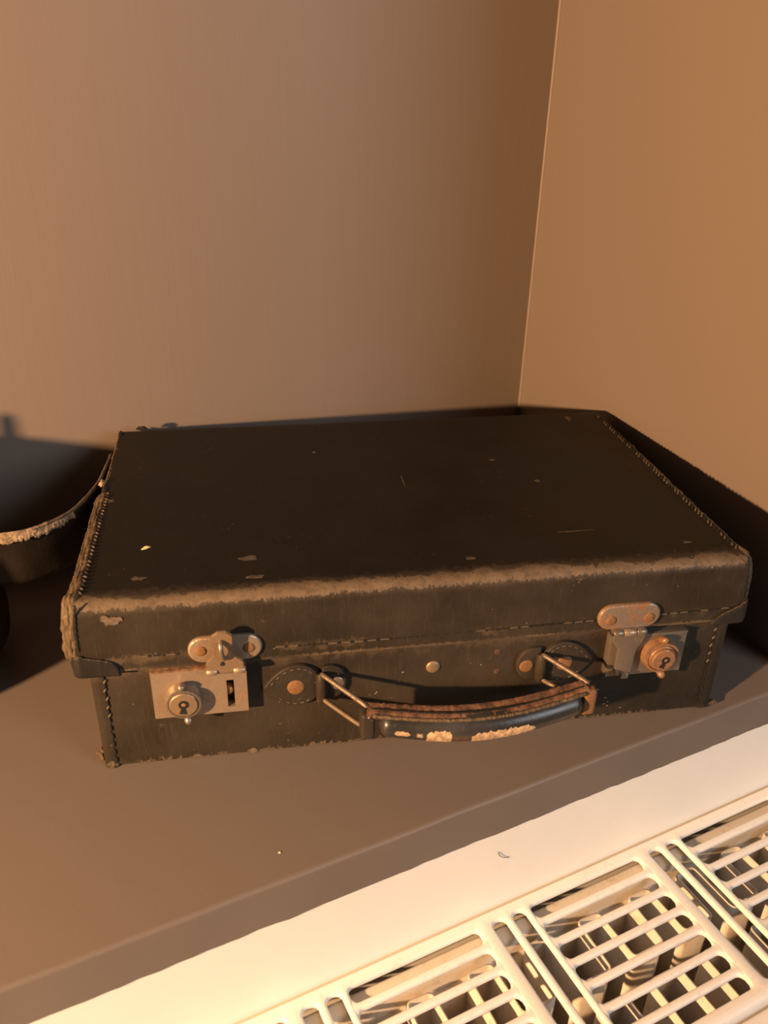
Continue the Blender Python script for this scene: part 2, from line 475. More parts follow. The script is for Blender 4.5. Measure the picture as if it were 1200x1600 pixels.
def panels():
    # steel panels; their rolled tops show as dusty ledges below the first slots
    for nm, t0, t1, ztop in (('back_panel', .0048, .0172, -.0058), ('front_panel', .1195, .1300, -.0062)):
        o = box(nm, (RS0, -T_(t1), -.62), (RS1, -T_(t0), ZR+ztop), M_RADD if nm == 'back_panel' else M_RAD, rad, bev=.003, seg=4)
panels()
def fins(nm, tb, tf, s0, wb, wf, zt):
    per = wb+wf; r = .0035; base = []
    k0 = int((RS0-s0)/per); k1 = int((RS1-s0)/per)
    for k in range(k0, k1):
        a = s0+k*per
        base += [(a, tb), (a+wb, tb), (a+wb+.0006, tf), (a+per-.0006, tf)]
    pts = [base[0]]
    for i in range(1, len(base)-1):
        p = Vector(base[i]); a = Vector(base[i-1]); b = Vector(base[i+1])
        p0 = p+(a-p).normalized()*r; p1 = p+(b-p).normalized()*r
        for q in range(5):
            t = q/4; pts.append(tuple((1-t)**2*p0+2*t*(1-t)*p+t*t*p1))
    vs, fs = [], []
    for x, t in pts:
        dz = .0008*nz(x*60, t*60)
        vs += [(x, -t, zt+dz), (x, -t, zt-.09)]
    for i in range(len(pts)-1): fs.append((2*i, 2*i+1, 2*i+3, 2*i+2))
    me = bpy.data.meshes.new(nm); me.from_pydata(vs, [], fs)
    o = auto(link(nm, me, M_RADD, rad, smooth=True), 25)
    md = o.modifiers.new('sheet', 'SOLIDIFY'); md.thickness = .0015; md.offset = 0
    return o
box('panel_shoulder', (RS0, -.0300, -.60), (RS1, -.0180, -.1215), M_RADD, rad, bev=.003, seg=3)
fins('convector_sheet', .0275, .0625, .3262, .0168, .0250, -.110)
fins('convector_sheet', .0790, .1170, .3415, .0220, .0198, -.110)

# ------------------------------------------------------------------ suitcase
SU = empty('suitcase', (0, 0, .0006))
tag(SU, 'old dark brown leather suitcase with two rusty latches and a worn handle', 'suitcase')
LW, LD, LH, LZ = .400, .2485, .1195, .0745
def lid_x(z, side):   # lid ends flare slightly towards the rim
    t = (LH-z)/(LH-LZ)
    return (.0035 - .0045*t) if side < 0 else (.3955 + .0060*t)
def lid():
    r = .0075; prof = []
    for k in range(9): prof.append((0, LZ + (LH-r-LZ)*k/8))
    for k in range(1, 8): a = PI/2*k/8; prof.append((r-r*math.cos(a), LH-r+r*math.sin(a)))
    for k in range(31): prof.append((r+(LD-2*r)*k/30, LH))
    for k in range(1, 8): a = PI/2*k/8; prof.append((LD-r+r*math.sin(a), LH-r+r*math.cos(a)))
    for k in range(5): prof.append((LD, LH-r-(LH-r-LZ)*k/4))
    n = 80; vs, fs = [], []; m = len(prof)
    for i in range(n+1):
        t = i/n
        for (y, z) in prof:
            x = lid_x(z, -1)*(1-t)+lid_x(z, 1)*t
            dz = 0; dy = 0
            if r < y < LD-r:
                e = min(y/.06, (LD-y)/.06, 1, t*8, (1-t)*8)
                dz = -.0016*math.sin(PI*min(1, max(0, t)))*max(0, e) + .0007*nz(x*14, y*14, 2)
            elif y <= r: dy = .0006*nz(x*16, z*20, 5)
            vs.append((x, y+dy, z+dz))
    for i in range(n):
        for k in range(m-1): fs.append((i*m+k, i*m+k+1, (i+1)*m+k+1, (i+1)*m+k))
        fs.append((i*m+m-1, i*m, (i+1)*m, (i+1)*m+m-1))
    fs.append(tuple(range(m))); fs.append(tuple(range(n*m, n*m+m)))
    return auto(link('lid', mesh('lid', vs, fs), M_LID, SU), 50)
LID = lid()
def base():
    bm = box_bm((.0062, .0045, 0), (.3945, .2440, .100), .0022, 3)
    return auto(link('base', bm_mesh('base', bm), M_BASE, SU), 50)
BASE = base()

# shared stitch meshes
def capsule_me(name, L, r):
    return tube_me(name, [(-L/2, 0, 0), (-L/2+r*.4, 0, 0), (0, 0, r*.25), (L/2-r*.4, 0, 0), (L/2, 0, 0)], lambda t, i: r*(.45 if i in (0, 4) else 1), 6)
ST_ME = capsule_me('stitch', .0052, .00042); ST_ME.materials.append(M_THREAD)
ST_SM = capsule_me('stitch_small', .0030, .00055); ST_SM.materials.append(M_THREAD)
ST_DK = capsule_me('stitch_dark', .0040, .00060); ST_DK.materials.append(M_HOLE)
HOLE_ME = tube_me('stitch_hole', [(0, .0006, 0), (0, -.00025, 0)], .0009, 7); HOLE_ME.materials.append(M_HOLE)
def put(name, me, loc, rot, parent):
    o = bpy.data.objects.new(name, me); COL.objects.link(o); o.parent = parent; o.location = loc; o.rotation_euler = rot; return o
x = .036; i = 0
while x < .388:
    if not (.057 < x < .104 or .301 < x < .345):
        z = .0822 + .0010*nz(x*9, 4) + (.0022*(x-.2)**2/.04)
        q = nz(x*310, 6)
        put('stitch', ST_ME if q > .02 else ST_DK, (x, -.0001 if q > .02 else .0001, z), (0, -.12*nz(x*90), 0), LID)
        put('stitch_hole', HOLE_ME, (x+.0038, 0, z), (0, 0, 0), LID)
    x += .0076 if x < .2 else .0068
# frayed binding round the lid ends
def binding(side):
    sg = -1 if side < 0 else 1
    xs = lambda z: lid_x(z, side)
    off = .0018*sg
    # path: up the front edge, along the top, ending at the rear corner
    pts = [(xs(.084)+off*.4, .0022, .084), (xs(.095)+off, .0018, .095), (xs(.106)+off*1.3, .0020, .1065), (xs(.113)+off*1.2, .0048, .1155),
           (xs(.118)+off, .0105, .1192), (xs(.119)+off*.7, .03, .1196), (xs(.119)+off*.6, .08, .1196), (xs(.119)+off*.5, .14, .1198),
           (xs(.119)+off*.3, .19, .1196), (xs(.119)+off*.3, .243, .1192)]
    raw = smooth_path(pts, 900); cum = [0]
    for a in range(900): cum.append(cum[-1]+(raw[a+1]-raw[a]).length)
    P = []; a = 0
    for k in range(261):
        d = cum[-1]*k/260
        while a < 899 and cum[a+1] < d: a += 1
        P.append(raw[a].lerp(raw[a+1], min(1, (d-cum[a])/max(1e-9, cum[a+1]-cum[a]))))
    vs, fs = [], []
    strands = ((0, -.0002, 1.0), (.0021, -.0007, .95), (.0042, -.0022, .8)) if side < 0 else ((0, -.0003, 1.0), (.0018, -.0012, .8))
    for si, (ox, oz, rs) in enumerate(strands):
        Q = []
        for a, p in enumerate(P):
            t = a/260
            fl = 1.0 if t > .24 else 1.0
            k_ = ox*(1 if not (side < 0 and t > .6) else .45)
            wob = .0007*nz(a*.09, si*5+side, 1)+.0004*nz(a*.35, si*3, side)
            inw = (p.y < .004)
            Q.append(p+Vector((sg*(k_-.0014)+wob, (-oz if t < .15 else 0)-.0003+wob*.5, (oz if t >= .15 else 0)-.0014*min(1, max(0, (t-.13)/.04))+wob)))
        def R(t, i, rs=rs, si=si):
            b = (.0017 if side < 0 else .0015)*rs
            if side < 0 and t < .24: b *= 1.20+.35*nz(t*60, si)
            if side < 0 and t > .62: b *= .72
            return b*(1+.30*nz(t*28, side*3, si)+.20*nz(t*130, 2, si))
        def prof(i, k, si=si): return 1+.38*nz(i*.05, k*1.7, 7+side+si*3)+.18*nz(i*.3, k*2.1, 3)
        me = tube_me('s', Q, R, 10, prof=prof); b0 = len(vs)
        vs += [v.co.copy() for v in me.vertices]; fs += [tuple(q+b0 for q in f.vertices) for f in me.polygons]; bpy.data.meshes.remove(me)
    o = link('binding', mesh('binding', vs, fs), M_BIND, SU)
    # dark seam between binding and lid, with coarse thread lumps
    for a in range(8, 250, 4):
        p = P[a]; t = a/260
        if side < 0 and t > .60: continue
        q = p+Vector((-sg*.0034, 0, 0))
        f = (P[a+1]-P[a]).normalized()
        if t < .15:
            q.y = -.0002; rot = (0, PI/2+.35*nz(a*.7), 0)
            put('stitch', ST_DK, q, rot, o)
        else:
            q.z = LH+.0004; q.x += -sg*.0006
            put('stitch', ST_SM if (a//5) % 3 else ST_DK, q, (0, -.25*sg, PI/2-.55*sg+.4*nz(a*.9)), o)
    return o
B_L = binding(-1); tag(B_L, 'frayed brown binding along the left lid edge')
B_R = binding(1)
# knot of torn hide and dark rent where the left binding has given way
def lump(name, c, r, mat, parent, seed, sc=(1, 1, 1)):
    bm = bmesh.new(); bmesh.ops.create_icosphere(bm, subdivisions=3, radius=1)
    for v in bm.verts:
        d = v.co.normalized(); k = 1+.45*nz(d.x*1.6+seed, d.y*1.6, d.z*1.6)+.2*nz(d.x*4, d.y*4+seed, d.z*4)
        v.co = Vector((c[0]+d.x*r*k*sc[0], c[1]+d.y*r*k*sc[1], c[2]+d.z*r*k*sc[2]))
    return link(name, bm_mesh(name, bm), mat, parent)
lump('torn_knot', (.0012, .1500, .1200), .0024, M_TORN, B_L, 4, (.9, 1.7, .8))
lump('torn_gap', (.0040, .1420, .1196), .0022, M_HOLE, B_L, 9, (1.0, 3.0, .45))
lump('torn_gap', (.0042, .2380, .1194), .0018, M_HOLE, B_L, 2, (.9, 3.0, .6))
lump('torn_scrap', (.0190, .2485, .1192), .0019, M_HOLE, LID, 12, (2.2, .7, .9))
# leather guards on the lower lid corners
def guard(side):
    sg = -1 if side < 0 else 1
    vs, fs = [], []
    x_end = lid_x(LZ, side); n = 18; m = 10
    # runs along the front from the corner, then round the corner along the side
    W1 = .024 if side < 0 else .0225; W2 = .022; r = .004
    path = []
    for k in range(n+1): path.append((W1*(1-k/n), None))
    arc = []
    for k in range(n+1):
        d = W1*(1-k/n)
        if d > r: arc.append((x_end-sg*(d), -.0010, d))
    for k in range(7):
        a = PI/2*k/6
        arc.append((x_end-sg*r+sg*(r+.0010)*math.sin(a), r-(r+.0010)*math.cos(a), 0))
    for k in range(1, n+1): arc.append((x_end+sg*.0010, r+W2*k/n, W2*k/n))
    for (x, y, d) in arc:
        W = W1 if y < .003 else W2
        t = min(1, d/W)
        hgt = .0138*(1-.42*t)*math.sqrt(max(0, 1-t**9))+.0002 if side < 0 else .0145*(1-.75*t**1.1)*math.sqrt(max(0, 1-t**7))+.0002
        for j in range(m+1):
            q = j/m; e = .0007*math.sin(PI*q)**.5
            z = LZ-.0012+hgt*q
            yy = y-(e if y < .003 else 0); xx = x+(sg*e if y >= .003 else 0)
            vs.append((xx, yy, z))
    k = len(arc)
    for i in range(k-1):
        for j in range(m): a = i*(m+1)+j; fs.append((a, a+1, a+m+2, a+m+1))
    o = link('corner_guard', mesh('corner_guard', vs, fs), M_GUARD, SU)
    md = o.modifiers.new('hide', 'SOLIDIFY'); md.thickness = .0014; md.offset = 0
    # pale cut edge along the top of the guard
    P = [Vector(vs[i*(m+1)+m])+Vector((0, -.0003, .0001)) for i in range(k)]
    link('cut_edge', tube_me('cut_edge', P, lambda t, i: .00042*(1+.5*nz(i*.7)), 6), M_BIND, o)
    return o
guard(-1); guard(1)
# bindings on the upright base corners, with their seam
for side in (-1, 1):
    xo = .0055 if side < 0 else .3952; sg = side
    n = 40; vs, fs = [], []; m = 4
    for i in range(n+1):
        z = .0005+.075*i/n; wv = .0005*nz(z*300, side*4)
        wd = (.0064 if side < 0 else .0075)+.0011*nz(z*190, side*5)+.0005*nz(z*700, 3)
        ring = [(xo-sg*wd, .0041, z), (xo-sg*.0008, .0037+wv, z), (xo+sg*.0003, .0048, z), (xo+sg*.0004+wv, .016, z), (xo-sg*.004, .016, z), (xo-sg*wd, .0060, z)]
        vs += ring
    q = 6
    for i in range(n):
        for k in range(q): fs.append((i*q+k, i*q+(k+1) % q, (i+1)*q+(k+1) % q, (i+1)*q+k))
    fs.append(tuple(range(q))); fs.append(tuple(range(n*q, n*q+q)))
    o = auto(link('corner_strip', mesh('corner_strip', vs, fs), M_BASE, BASE), 60)
    z = .006
    while z < .072:
        xx = xo-sg*((.0066 if side < 0 else .0078)+.0008*nz(z*190, side*5))
        put('stitch', ST_DK, (xx, .0041, z), (0, PI/2+.2*nz(z*900), 0), o)
        if int(z*1000) % 3: put('stitch', ST_SM, (xx-sg*.0003, .0040, z+.0035), (0, PI/2+.5, 0), o)
        z += .0062
lump('torn_scrap', (.0035, .008, .008), .0026, M_BIND, BASE, 31, (.9, 1, 1.5))
lump('torn_scrap', (.0095, .0045, .0028), .0026, M_BIND, BASE, 37, (1.3, .6, 1.1))
lump('torn_scrap', (.3985, .007, .0022), .0024, M_BIND, BASE, 41, (2.0, .9, .7))
M_RUSTTOP = plain('rusted_top_face', (.15, .078, .036), .8, scale=260, var=.5)
M_TANCHIP = plain('rubbed_tan', (.115, .082, .053), .85, scale=400, var=.35)
M_RUSTMARK = plain('rust_stain', (.085, .042, .018), .85, scale=300, var=.4)
# pale chips of bare hide on the leather
def chip(c, w_, h_, top, seed, parent, mat=M_PALE, th=.0002):
    n = 40; vs = []
    for i in range(n):
        a = 2*PI*i/n; r = .85+.55*nz(math.cos(a)*1.4+seed, math.sin(a)*1.4, seed)+.25*nz(math.cos(a)*3+seed, math.sin(a)*3, seed)+.14*nz(math.cos(a)*8+seed, math.sin(a)*8, 2)
        r = max(.2, r)
        dx, dy = math.cos(a)*w_/2*r, math.sin(a)*h_/2*r
        vs.append((c[0]+dx, c[1]+dy, c[2]) if top else (c[0]+dx, c[1], c[2]+dy))
    t = Vector((0, 0, th)) if top else Vector((0, -th, 0))
    fs = [tuple(range(n)), tuple(range(n, 2*n))]+[(i, (i+1) % n, n+(i+1) % n, n+i) for i in range(n)]
    vs = [Vector(v) for v in vs]; vs = vs+[v+t for v in vs]
    return link('chip', mesh('chip', vs, fs), mat, parent, smooth=False)
c = lump('paint_fleck', (.0365, .0598, .1183), .0022, plain('cream_fleck', (.85, .66, .36), .5, scale=900, var=.4), LID, 3, (1.9, 1.2, .45)); tag(c, 'small cream fleck stuck on the lid top')

M_SCUFF = plain('scuffed_brown', (.075, .052, .033), .85, scale=400, var=.4)
def lid_top_z(x, y):
    t = x/.4; e = min(y/.06, (LD-y)/.06, 1, t*8, (1-t)*8)
    return LH-.0016*math.sin(PI*t)*max(0, e)+.0007*nz(x*14, y*14, 2)
for i, (x, y, w_, h_) in enumerate(((.0978, .0392, .013, .0050), (.1008, .0183, .012, .0035), (.3024, .1214, .0045, .004), (.3673, .0237, .0055, .003), (.3658, .2306, .004, .010),
        (.2074, .1329, .0009, .022), (.2274, .0224, .006, .003), (.3027, .0466, .030, .0009), (.0085, .1231, .008, .005), (.0350, .0249, .009, .004), (.28, .16, .004, .003), (.15, .19, .003, .003))):
    chip((x, y, lid_top_z(x, y)), w_, h_, True, i*3.1, LID, M_SCUFF, .0002)
for i, (x, z, w_, h_) in enumerate(((.093, .0022, .007, .0040), (.0215, .1098, .0125, .0070))):
    chip((x, .0044 if z < .05 else -.0002, z), w_, h_, False, i*5.7+1, BASE if z < .05 else LID, M_TANCHIP, .0003)

# torn end leather of the lid, peeled away to the left
def flap():
    top = smooth_path([(.0005, .205, .1165), (-.0012, .178, .1165), (-.0042, .1535, .1160), (-.0162, .1185, .1152), (-.0365, .0995, .1148), (-.0545, .0950, .1145), (-.073, .0960, .1140)], 90)
    vs, fs = [], []; m = 10
    bot_d = lambda t: .0395
    for i, p in enumerate(top):
        t = i/90
        for j in range(m+1):
            q = j/m
            vs.append(p+Vector((-.006*q*t, .006*q*t+.001*nz(i*.08, q*2), -bot_d(t)*q)))
    for i in range(90):
        for j in range(m): a = i*(m+1)+j; fs.append((a, a+1, a+m+2, a+m+1))
    o = link('torn_flap', mesh('torn_flap', vs, fs), M_FLAP_SHADED, SU)
    md = o.modifiers.new('hide', 'SOLIDIFY'); md.thickness = .0018; md.offset = 0
    tag(o, 'shade-darkened end leather torn loose and curling away from the lid')
    # pale ragged fringe where the hide has split along its top edge
    rows = []; vs, fs = [], []
    i0, i1 = 44, 90
    n = 160
    for k in range(n+1):
        s = i0+(i1-i0)*k/n; a = int(min(s, 89)); p = top[a].lerp(top[a+1], s-a)
        t_ = (top[min(a+1, 90)]-top[max(a-1, 0)]).normalized(); nr = Vector((-t_.y, t_.x, 0)); nr = nr if nr.y < 0 else -nr
        u = k/n
        h = (.0036+.0026*u+.0022*nz(u*15, 3)+.0026*abs(nz(u*34, 8))+.0012*nz(u*95, 2))*min(1, .25+u*9)
        if u < .05: h += .0035*(1-u/.05)
        for j, (f, d) in enumerate(((-.0016, -.0006), (0.0002, -.0011), (.25, .0015), (.6, .0020), (1, .0024+.001*nz(u*40, 5)))):
            z = (.0012 if j < 2 else 0) - (h*f if j > 1 else 0)
            if j == 0: z = .0008
            vs.append(p+nr*(d if j > 1 else (-.0012 if j == 0 else .0002))+Vector((0, 0, z)))
    for k in range(n):
        for j in range(4): a = k*5+j; fs.append((a, a+1, a+6, a+5))
    f = link('torn_edge', mesh('torn_edge', vs, fs), M_TORN, o)
    md = f.modifiers.new('hide', 'SOLIDIFY'); md.thickness = .0006
    tag(f, 'pale ragged torn edge')
    # thin worn rim on the part nearest the case
    link('worn_rim', tube_me('worn_rim', [p+Vector((0, 0, .0004)) for p in top[:56]], lambda t, i: .0012*(1+.3*nz(i*.3)), 7), M_BIND, o)
flap()

# ---- latches
def stadium(x0, x1, z0, z1, seg=10):
    r = (z1-z0)/2; zc = (z0+z1)/2; out = []
    for k in range(seg+1): a = -PI/2+PI*k/seg; out.append((x1-r+r*math.cos(a), zc+r*math.sin(a)))
    for k in range(seg+1): a = PI/2+PI*k/seg; out.append((x0+r+r*math.cos(a), zc+r*math.sin(a)))
    return out
def dome(name, cx, cz, r, y, h, mat, parent, n=22):
    prof = [(r, y+.0006), (r, y)]+[(r*math.cos(a), y-h*math.sin(a)) for a in [PI/2*k/6 for k in range(1, 6)]]+[(r*.05, y-h)]
    return lathe_y(name, cx, cz, prof, mat, parent, n)
def keyhole(cx, cz, y, parent, s=1.0, tilt=0):
    pts = []
    for k in range(15):
        a = -PI/2+.45+(2*PI-.9)*k/14; pts.append((.0021*s*math.cos(a), .0021*s*math.sin(a)+.0006*s))
    pts = [(.0009*s*1.0, -.0015*s)]+pts+[(-.0009*s, -.0015*s), (-.0015*s, -.0042*s), (.0015*s, -.0042*s)]
    ca, sa = math.cos(tilt), math.sin(tilt)
    pts = [(cx+a*ca-b*sa, cz+a*sa+b*ca) for a, b in pts]
    o = prism_front('keyhole', pts, y+.0008, y-.00012, M_HOLE, parent, 0)
    lathe_y('key_pin', cx-.0006*sa*s, cz+.0007*s, [(.0009*s, y+.0004), (.0009*s, y-.0003), (.0005*s, y-.0005)], M_COPPER, o, 12)
    return o
def hinge_plate(x0, x1, z0, z1, mat, parent, rivs, yb, yf):
    pl = prism_front('hinge_plate', stadium(x0, x1, z0, z1), yb, yf, mat, parent, .0016, 4)
    for rx, rz_ in rivs: dome('rivet', rx, rz_, .0034, yf, .0011, M_RUST, pl)
    return pl
def lock_plate(x0, x1, z0, z1, yb, yf, mat, parent, slot=None):
    if slot is None:
        return box('lock_plate', (x0, yf, z0), (x1, yb, z1), mat, parent, .0005, 2)
    sx0, sx1, sz0, sz1 = slot; bm = bmesh.new()
    for a, b in (((x0, z0), (sx0, z1)), ((sx1, z0), (x1, z1)), ((sx0, z0), (sx1, sz0)), ((sx0, sz1), (sx1, z1))):
        bmesh.ops.create_cube(bm, size=1, matrix=Matrix.Translation(((a[0]+b[0])/2, (yb+yf)/2, (a[1]+b[1])/2)) @ Matrix.Diagonal((b[0]-a[0], yb-yf, b[1]-a[1], 1)))
    bmesh.ops.remove_doubles(bm, verts=bm.verts[:], dist=1e-6)
    # drop the inner walls between the four blocks
    seen = {}
    for f in bm.faces: seen.setdefault(tuple(round(v, 6) for v in f.calc_center_median()), []).append(f)
    bmesh.ops.delete(bm, geom=[f for fs_ in seen.values() if len(fs_) > 1 for f in fs_], context='FACES')
    o = auto(link('lock_plate', bm_mesh('lock_plate', bm), mat, parent), 30)
    s = box('slot_back', (sx0-.0005, yb-.0012, sz0-.0005), (sx1+.0005, yb-.0004, sz1+.0005), M_HOLE, o, 0)
    lathe_y('catch', sx0+.0004, (sz0+sz1)/2+.001, [(.0030, yb-.0012), (.0030, yf+.0016), (.0022, yf+.0012)], M_RUST, o, 16)
    return o
# left latch, open
LT = empty('latch'); LT.parent = SU; tag(LT, 'open left latch with its hasp sprung up')
lp = lock_plate(.0387, .0922, .0400, .0733, .0048, -.0022, M_NICK, LT, (.0805, .0847, .0441, .0637))
box('top_lip', (.0385, -.0026, .0726), (.0924, .0040, .0738), M_RUSTTOP, lp, .0004)
chip((.055, .0040, .0755), .030, .0035, False, 3, BASE, M_RUSTMARK, .0004)
def cylinder(cx, cz, y, parent, mat_ring, mat_face, R, s=1., tilt=0):
    ring = lathe_y('lock_cylinder', cx, cz, [(R*1.06, y+.001), (R*1.06, y-.0012), (R*1.0, y-.0030), (R*.97, y-.0048), (R*.86, y-.0056), (R*.80, y-.0052)], mat_ring, parent, 48)
    n = 64; vs, fs = [], []
    for i in range(n*2):
        a = PI*i/n; rr = R*(.985 if i % 2 else .955)
        for y_ in (y-.0040, y-.0060): vs.append((cx+rr*math.cos(a), y_, cz+rr*math.sin(a)))
    for i in range(n*2):
        a = PI*i/n
        vs.append((cx+R*.84*math.cos(a), y-.0062, cz+R*.84*math.sin(a)))
    for i in range(n*2):
        j = (i+1) % (n*2); fs.append((2*i, 2*j, 2*j+1, 2*i+1)); fs.append((2*i+1, 2*j+1, n*4+j, n*4+i))
    link('knurled_rim', mesh('knurled_rim', vs, fs), mat_ring, ring, smooth=False)
    face = lathe_y('lock_face', cx, cz, [(R*.80, y-.003), (R*.80, y-.0062), (R*.74, y-.0068), (R*.05, y-.0072)], mat_face, ring, 40)
    keyhole(cx, cz, y-.0071, ring, s, tilt)
    # sliding bar whose two ball ends stand out above and below
    for sx, sz in ((-.02*R, 1.10), (.16*R, -1.12)):
        P = [(cx+sx*.8, y-.0010, cz+sz*R*.80), (cx+sx, y-.0034, cz+sz*R*.98), (cx+sx*1.1, y-.0058, cz+sz*R*1.07)]
        link('slide_knob', tube_me('slide_knob', smooth_path(P+[(cx+sx*1.1, y-.0078, cz+sz*R*1.08)], 14), lambda t, i: .0025*math.sqrt(max(.02, 1-max(0, (t-.55)/.45)**2)), 14), mat_ring, ring)
    return ring
cylinder(.0560, .0535, -.0022, LT, M_NICK2, M_BRASS, .0102, 1.4, -.12)
hp = hinge_plate(.0606, .1022, .0770, .0945, M_NICK, LID, ((.0678, .0858), (.0945, .0855)), 0, -.0024)
# sprung-up hasp: waisted plate with a wire staple, hinged at the rim
hz = [(.0702, .0724), (.0702, .0795), (.0712, .0818), (.0733, .0838), (.0748, .0865), (.0752, .0900), (.0742, .0985), (.0745, .1003), (.0782, .1030), (.0826, .1030), (.0860, .1003), (.0864, .0985), (.0858, .0900), (.0864, .0865), (.0880, .0838), (.0905, .0816), (.0916, .0795), (.0916, .0724)]
bm = bmesh.new()
f0 = [bm.verts.new((x, -.0054-.10*(z-.0724), z)) for x, z in hz]; f1 = [bm.verts.new((x, -.0070-.10*(z-.0724), z)) for x, z in hz]
bm.faces.new(f0); fr = bm.faces.new(f1)
for i in range(len(hz)): j = (i+1) % len(hz); bm.faces.new((f0[i], f0[j], f1[j], f1[i]))
bmesh.ops.recalc_face_normals(bm, faces=bm.faces)
bmesh.ops.bevel(bm, geom=list(fr.edges), offset=.0006, segments=2, affect='EDGES')
hs = auto(link('hasp', bm_mesh('hasp', bm), M_BRASS, LT), 35)
def barrel(x0, x1, y, z, r, mat, parent):
    return auto(link('hinge_knuckle', tube_me('hinge_knuckle', [(x0, y, z), (x0+.0003, y, z), (x1-.0003, y, z), (x1, y, z)], lambda t, i: r*(.85 if i in (0, 3) else 1), 14), mat, parent), 50)
barrel(.0703, .0762, -.0062, .0738, .0022, M_NICK, hs); barrel(.0764, .0852, -.0052, .0734, .0019, M_NICK2, hs); barrel(.0854, .0918, -.0062, .0738, .0022, M_NICK, hs)
link('staple', tube_me('staple', smooth_path([(.0800, -.0074, .0968), (.0795, -.0106, .0962), (.0795, -.0128, .0930), (.0800, -.0124, .0890), (.0808, -.0100, .0850), (.0812, -.0074, .0838)], 30), lambda t, i: .0013, 10), M_NICK2, hs)
lump('rust_hole', (.0795, -.0079, .0800), .0011, M_HOLE, hs, 6, (1.1, .25, 1.4))
# right latch, closed
RT = empty('latch'); RT.parent = SU; tag(RT, 'closed right latch with a rusty lock')
lock_plate(.3140, .3640, .0400, .0705, .0048, -.0022, M_NICK2, RT)
box('top_lip', (.3138, -.0026, .0698), (.3642, .0040, .0710), M_NICK2, RT, .0004)
cylinder(.3468, .0560, -.0022, RT, M_COPPER, M_COPPER, .0112, .95, -.35)
lathe_y('lock_cap', .3468, .0560, [(.0078, -.0088), (.0078, -.0104), (.0070, -.0110), (.0004, -.0112)], M_COPPER, RT, 36)
keyhole(.3474, .0556, -.0112, RT, 1.25, -.35)
hp2 = hinge_plate(.3030, .3432, .0762, .0940, M_NICK2, LID, ((.3112, .0835), (.3358, .0838)), 0, -.0026)
hp2.data.materials.clear(); hp2.data.materials.append(metal_mat('rust_edged_nickel', (.32, .26, .21), (.29, .135, .052), .42, .4, .5))
h2 = [(.3128, .0755), (.3128, .0700), (.3150, .0672), (.3172, .0640), (.3172, .0470), (.3182, .0446), (.3278, .0446), (.3288, .0470), (.3290, .0600), (.3300, .0650), (.3325, .0685), (.3338, .0720), (.3338, .0755)]
HS2 = prism_front('hasp', h2, -.0046, -.0066, M_NICK2, RT, .0009, 3)
barrel(.3128, .3192, -.0052, .0757, .0021, M_NICK2, HS2); barrel(.3194, .3275, -.0052, .0757, .0023, M_NICK, HS2); barrel(.3277, .3340, -.0052, .0757, .0021, M_NICK2, HS2)
box('hasp_neck', (.3130, -.0050, .0740), (.3336, -.0006, .0775), M_NICK2, HS2, .0005)
box('lip', (.3212, -.0088, .0426), (.3262, -.0050, .0462), M_NICK, HS2, .0008)

# ---- handle
def pad(pts, name, th, parent, y=.0047):
    return prism_front(name, rounded(pts, [p[2] if len(p) > 2 else .004 for p in pts], 6) if False else pts, y, y-th, M_TAB, parent, .0013, 3)
def handle_mount(mir):
    f = (lambda x: x) if not mir else (lambda x: .4075-x)
    e = prism_front('handle_mount', [], 0, 0, M_TAB, SU) if False else None
    # pointed pad
    tip = [(.1015, .0522), (.1065, .0590), (.1130, .0644), (.1195, .0668), (.1260, .0662), (.1310, .0630), (.1338, .0585), (.1346, .0520), (.1338, .0450), (.1310, .0402), (.1260, .0374), (.1195, .0366), (.1130, .0390), (.1065, .0450)]
    P = [v.to_2d() for v in smooth_path([(a, b, 0) for a, b in tip[0:]]+[(tip[0][0], tip[0][1], 0)], 56)][:-1]
    outl = [(f(p.x), p.y) for p in P]
    if mir: outl.reverse()
    pd = prism_front('handle_mount', outl, .0047, .0012, M_TAB, SU, .0011, 3)
    tag(pd, 'pointed leather handle tab with rusty rivets')
    dome('rivet', f(.1205), .0512, .0053, .0012, .0013, M_RUST, pd)
    # stitching round the pad
    cx, cz = .1205, .0518
    for k in range(2, 52, 3):
        p = P[k]; q = P[k+1]
        if p.x > .131: continue
        a = Vector((cx+(p.x-cx)*.84, cz+(p.y-cz)*.84)); b = Vector((cx+(q.x-cx)*.84, cz+(q.y-cz)*.84))
        d = b-a; ang = math.atan2(d.y, (-d.x if mir else d.x))
        o = put('stitch', ST_SM, (f(a.x), .0011, a.y), (0, -ang, 0), pd); o.scale = (.75, .6, .6)
    # fold of leather holding the wire, and the rounded return tab
    fo = auto(link('fold', tube_me('fold', [(f(.1358), .0008, .0405), (f(.1358), .0004, .0415), (f(.1358), .0003, .0520), (f(.1358), .0004, .0590), (f(.1358), .0008, .0600)], lambda t, i: .0036*(.8 if i in (0, 4) else 1), 16), M_TAB, pd), 50)
    tb = [(f(.1365), .0398), (f(.1365), .0640)]
    arc = [(.1412+.0098*math.cos(a), .0520+.0122*math.sin(a)) for a in [PI/2-PI*k/20 for k in range(21)]]
    outl = [(f(.1362), .0405)]+[(f(.1362), .0640)]+[(f(x), z) for x, z in arc]
    if mir: outl.reverse()
    prism_front('return_tab', outl, .0047, .0016, M_TAB, pd, .0010, 3)
    dome('rivet', f(.1450), .0512, .0046, .0016, .0011, M_RUST if mir else M_NICK2, pd)
    return pd
handle_mount(False); handle_mount(True)
HA = empty('handle'); HA.parent = SU
tag(HA, 'curved worn leather carrying handle on wire loops')
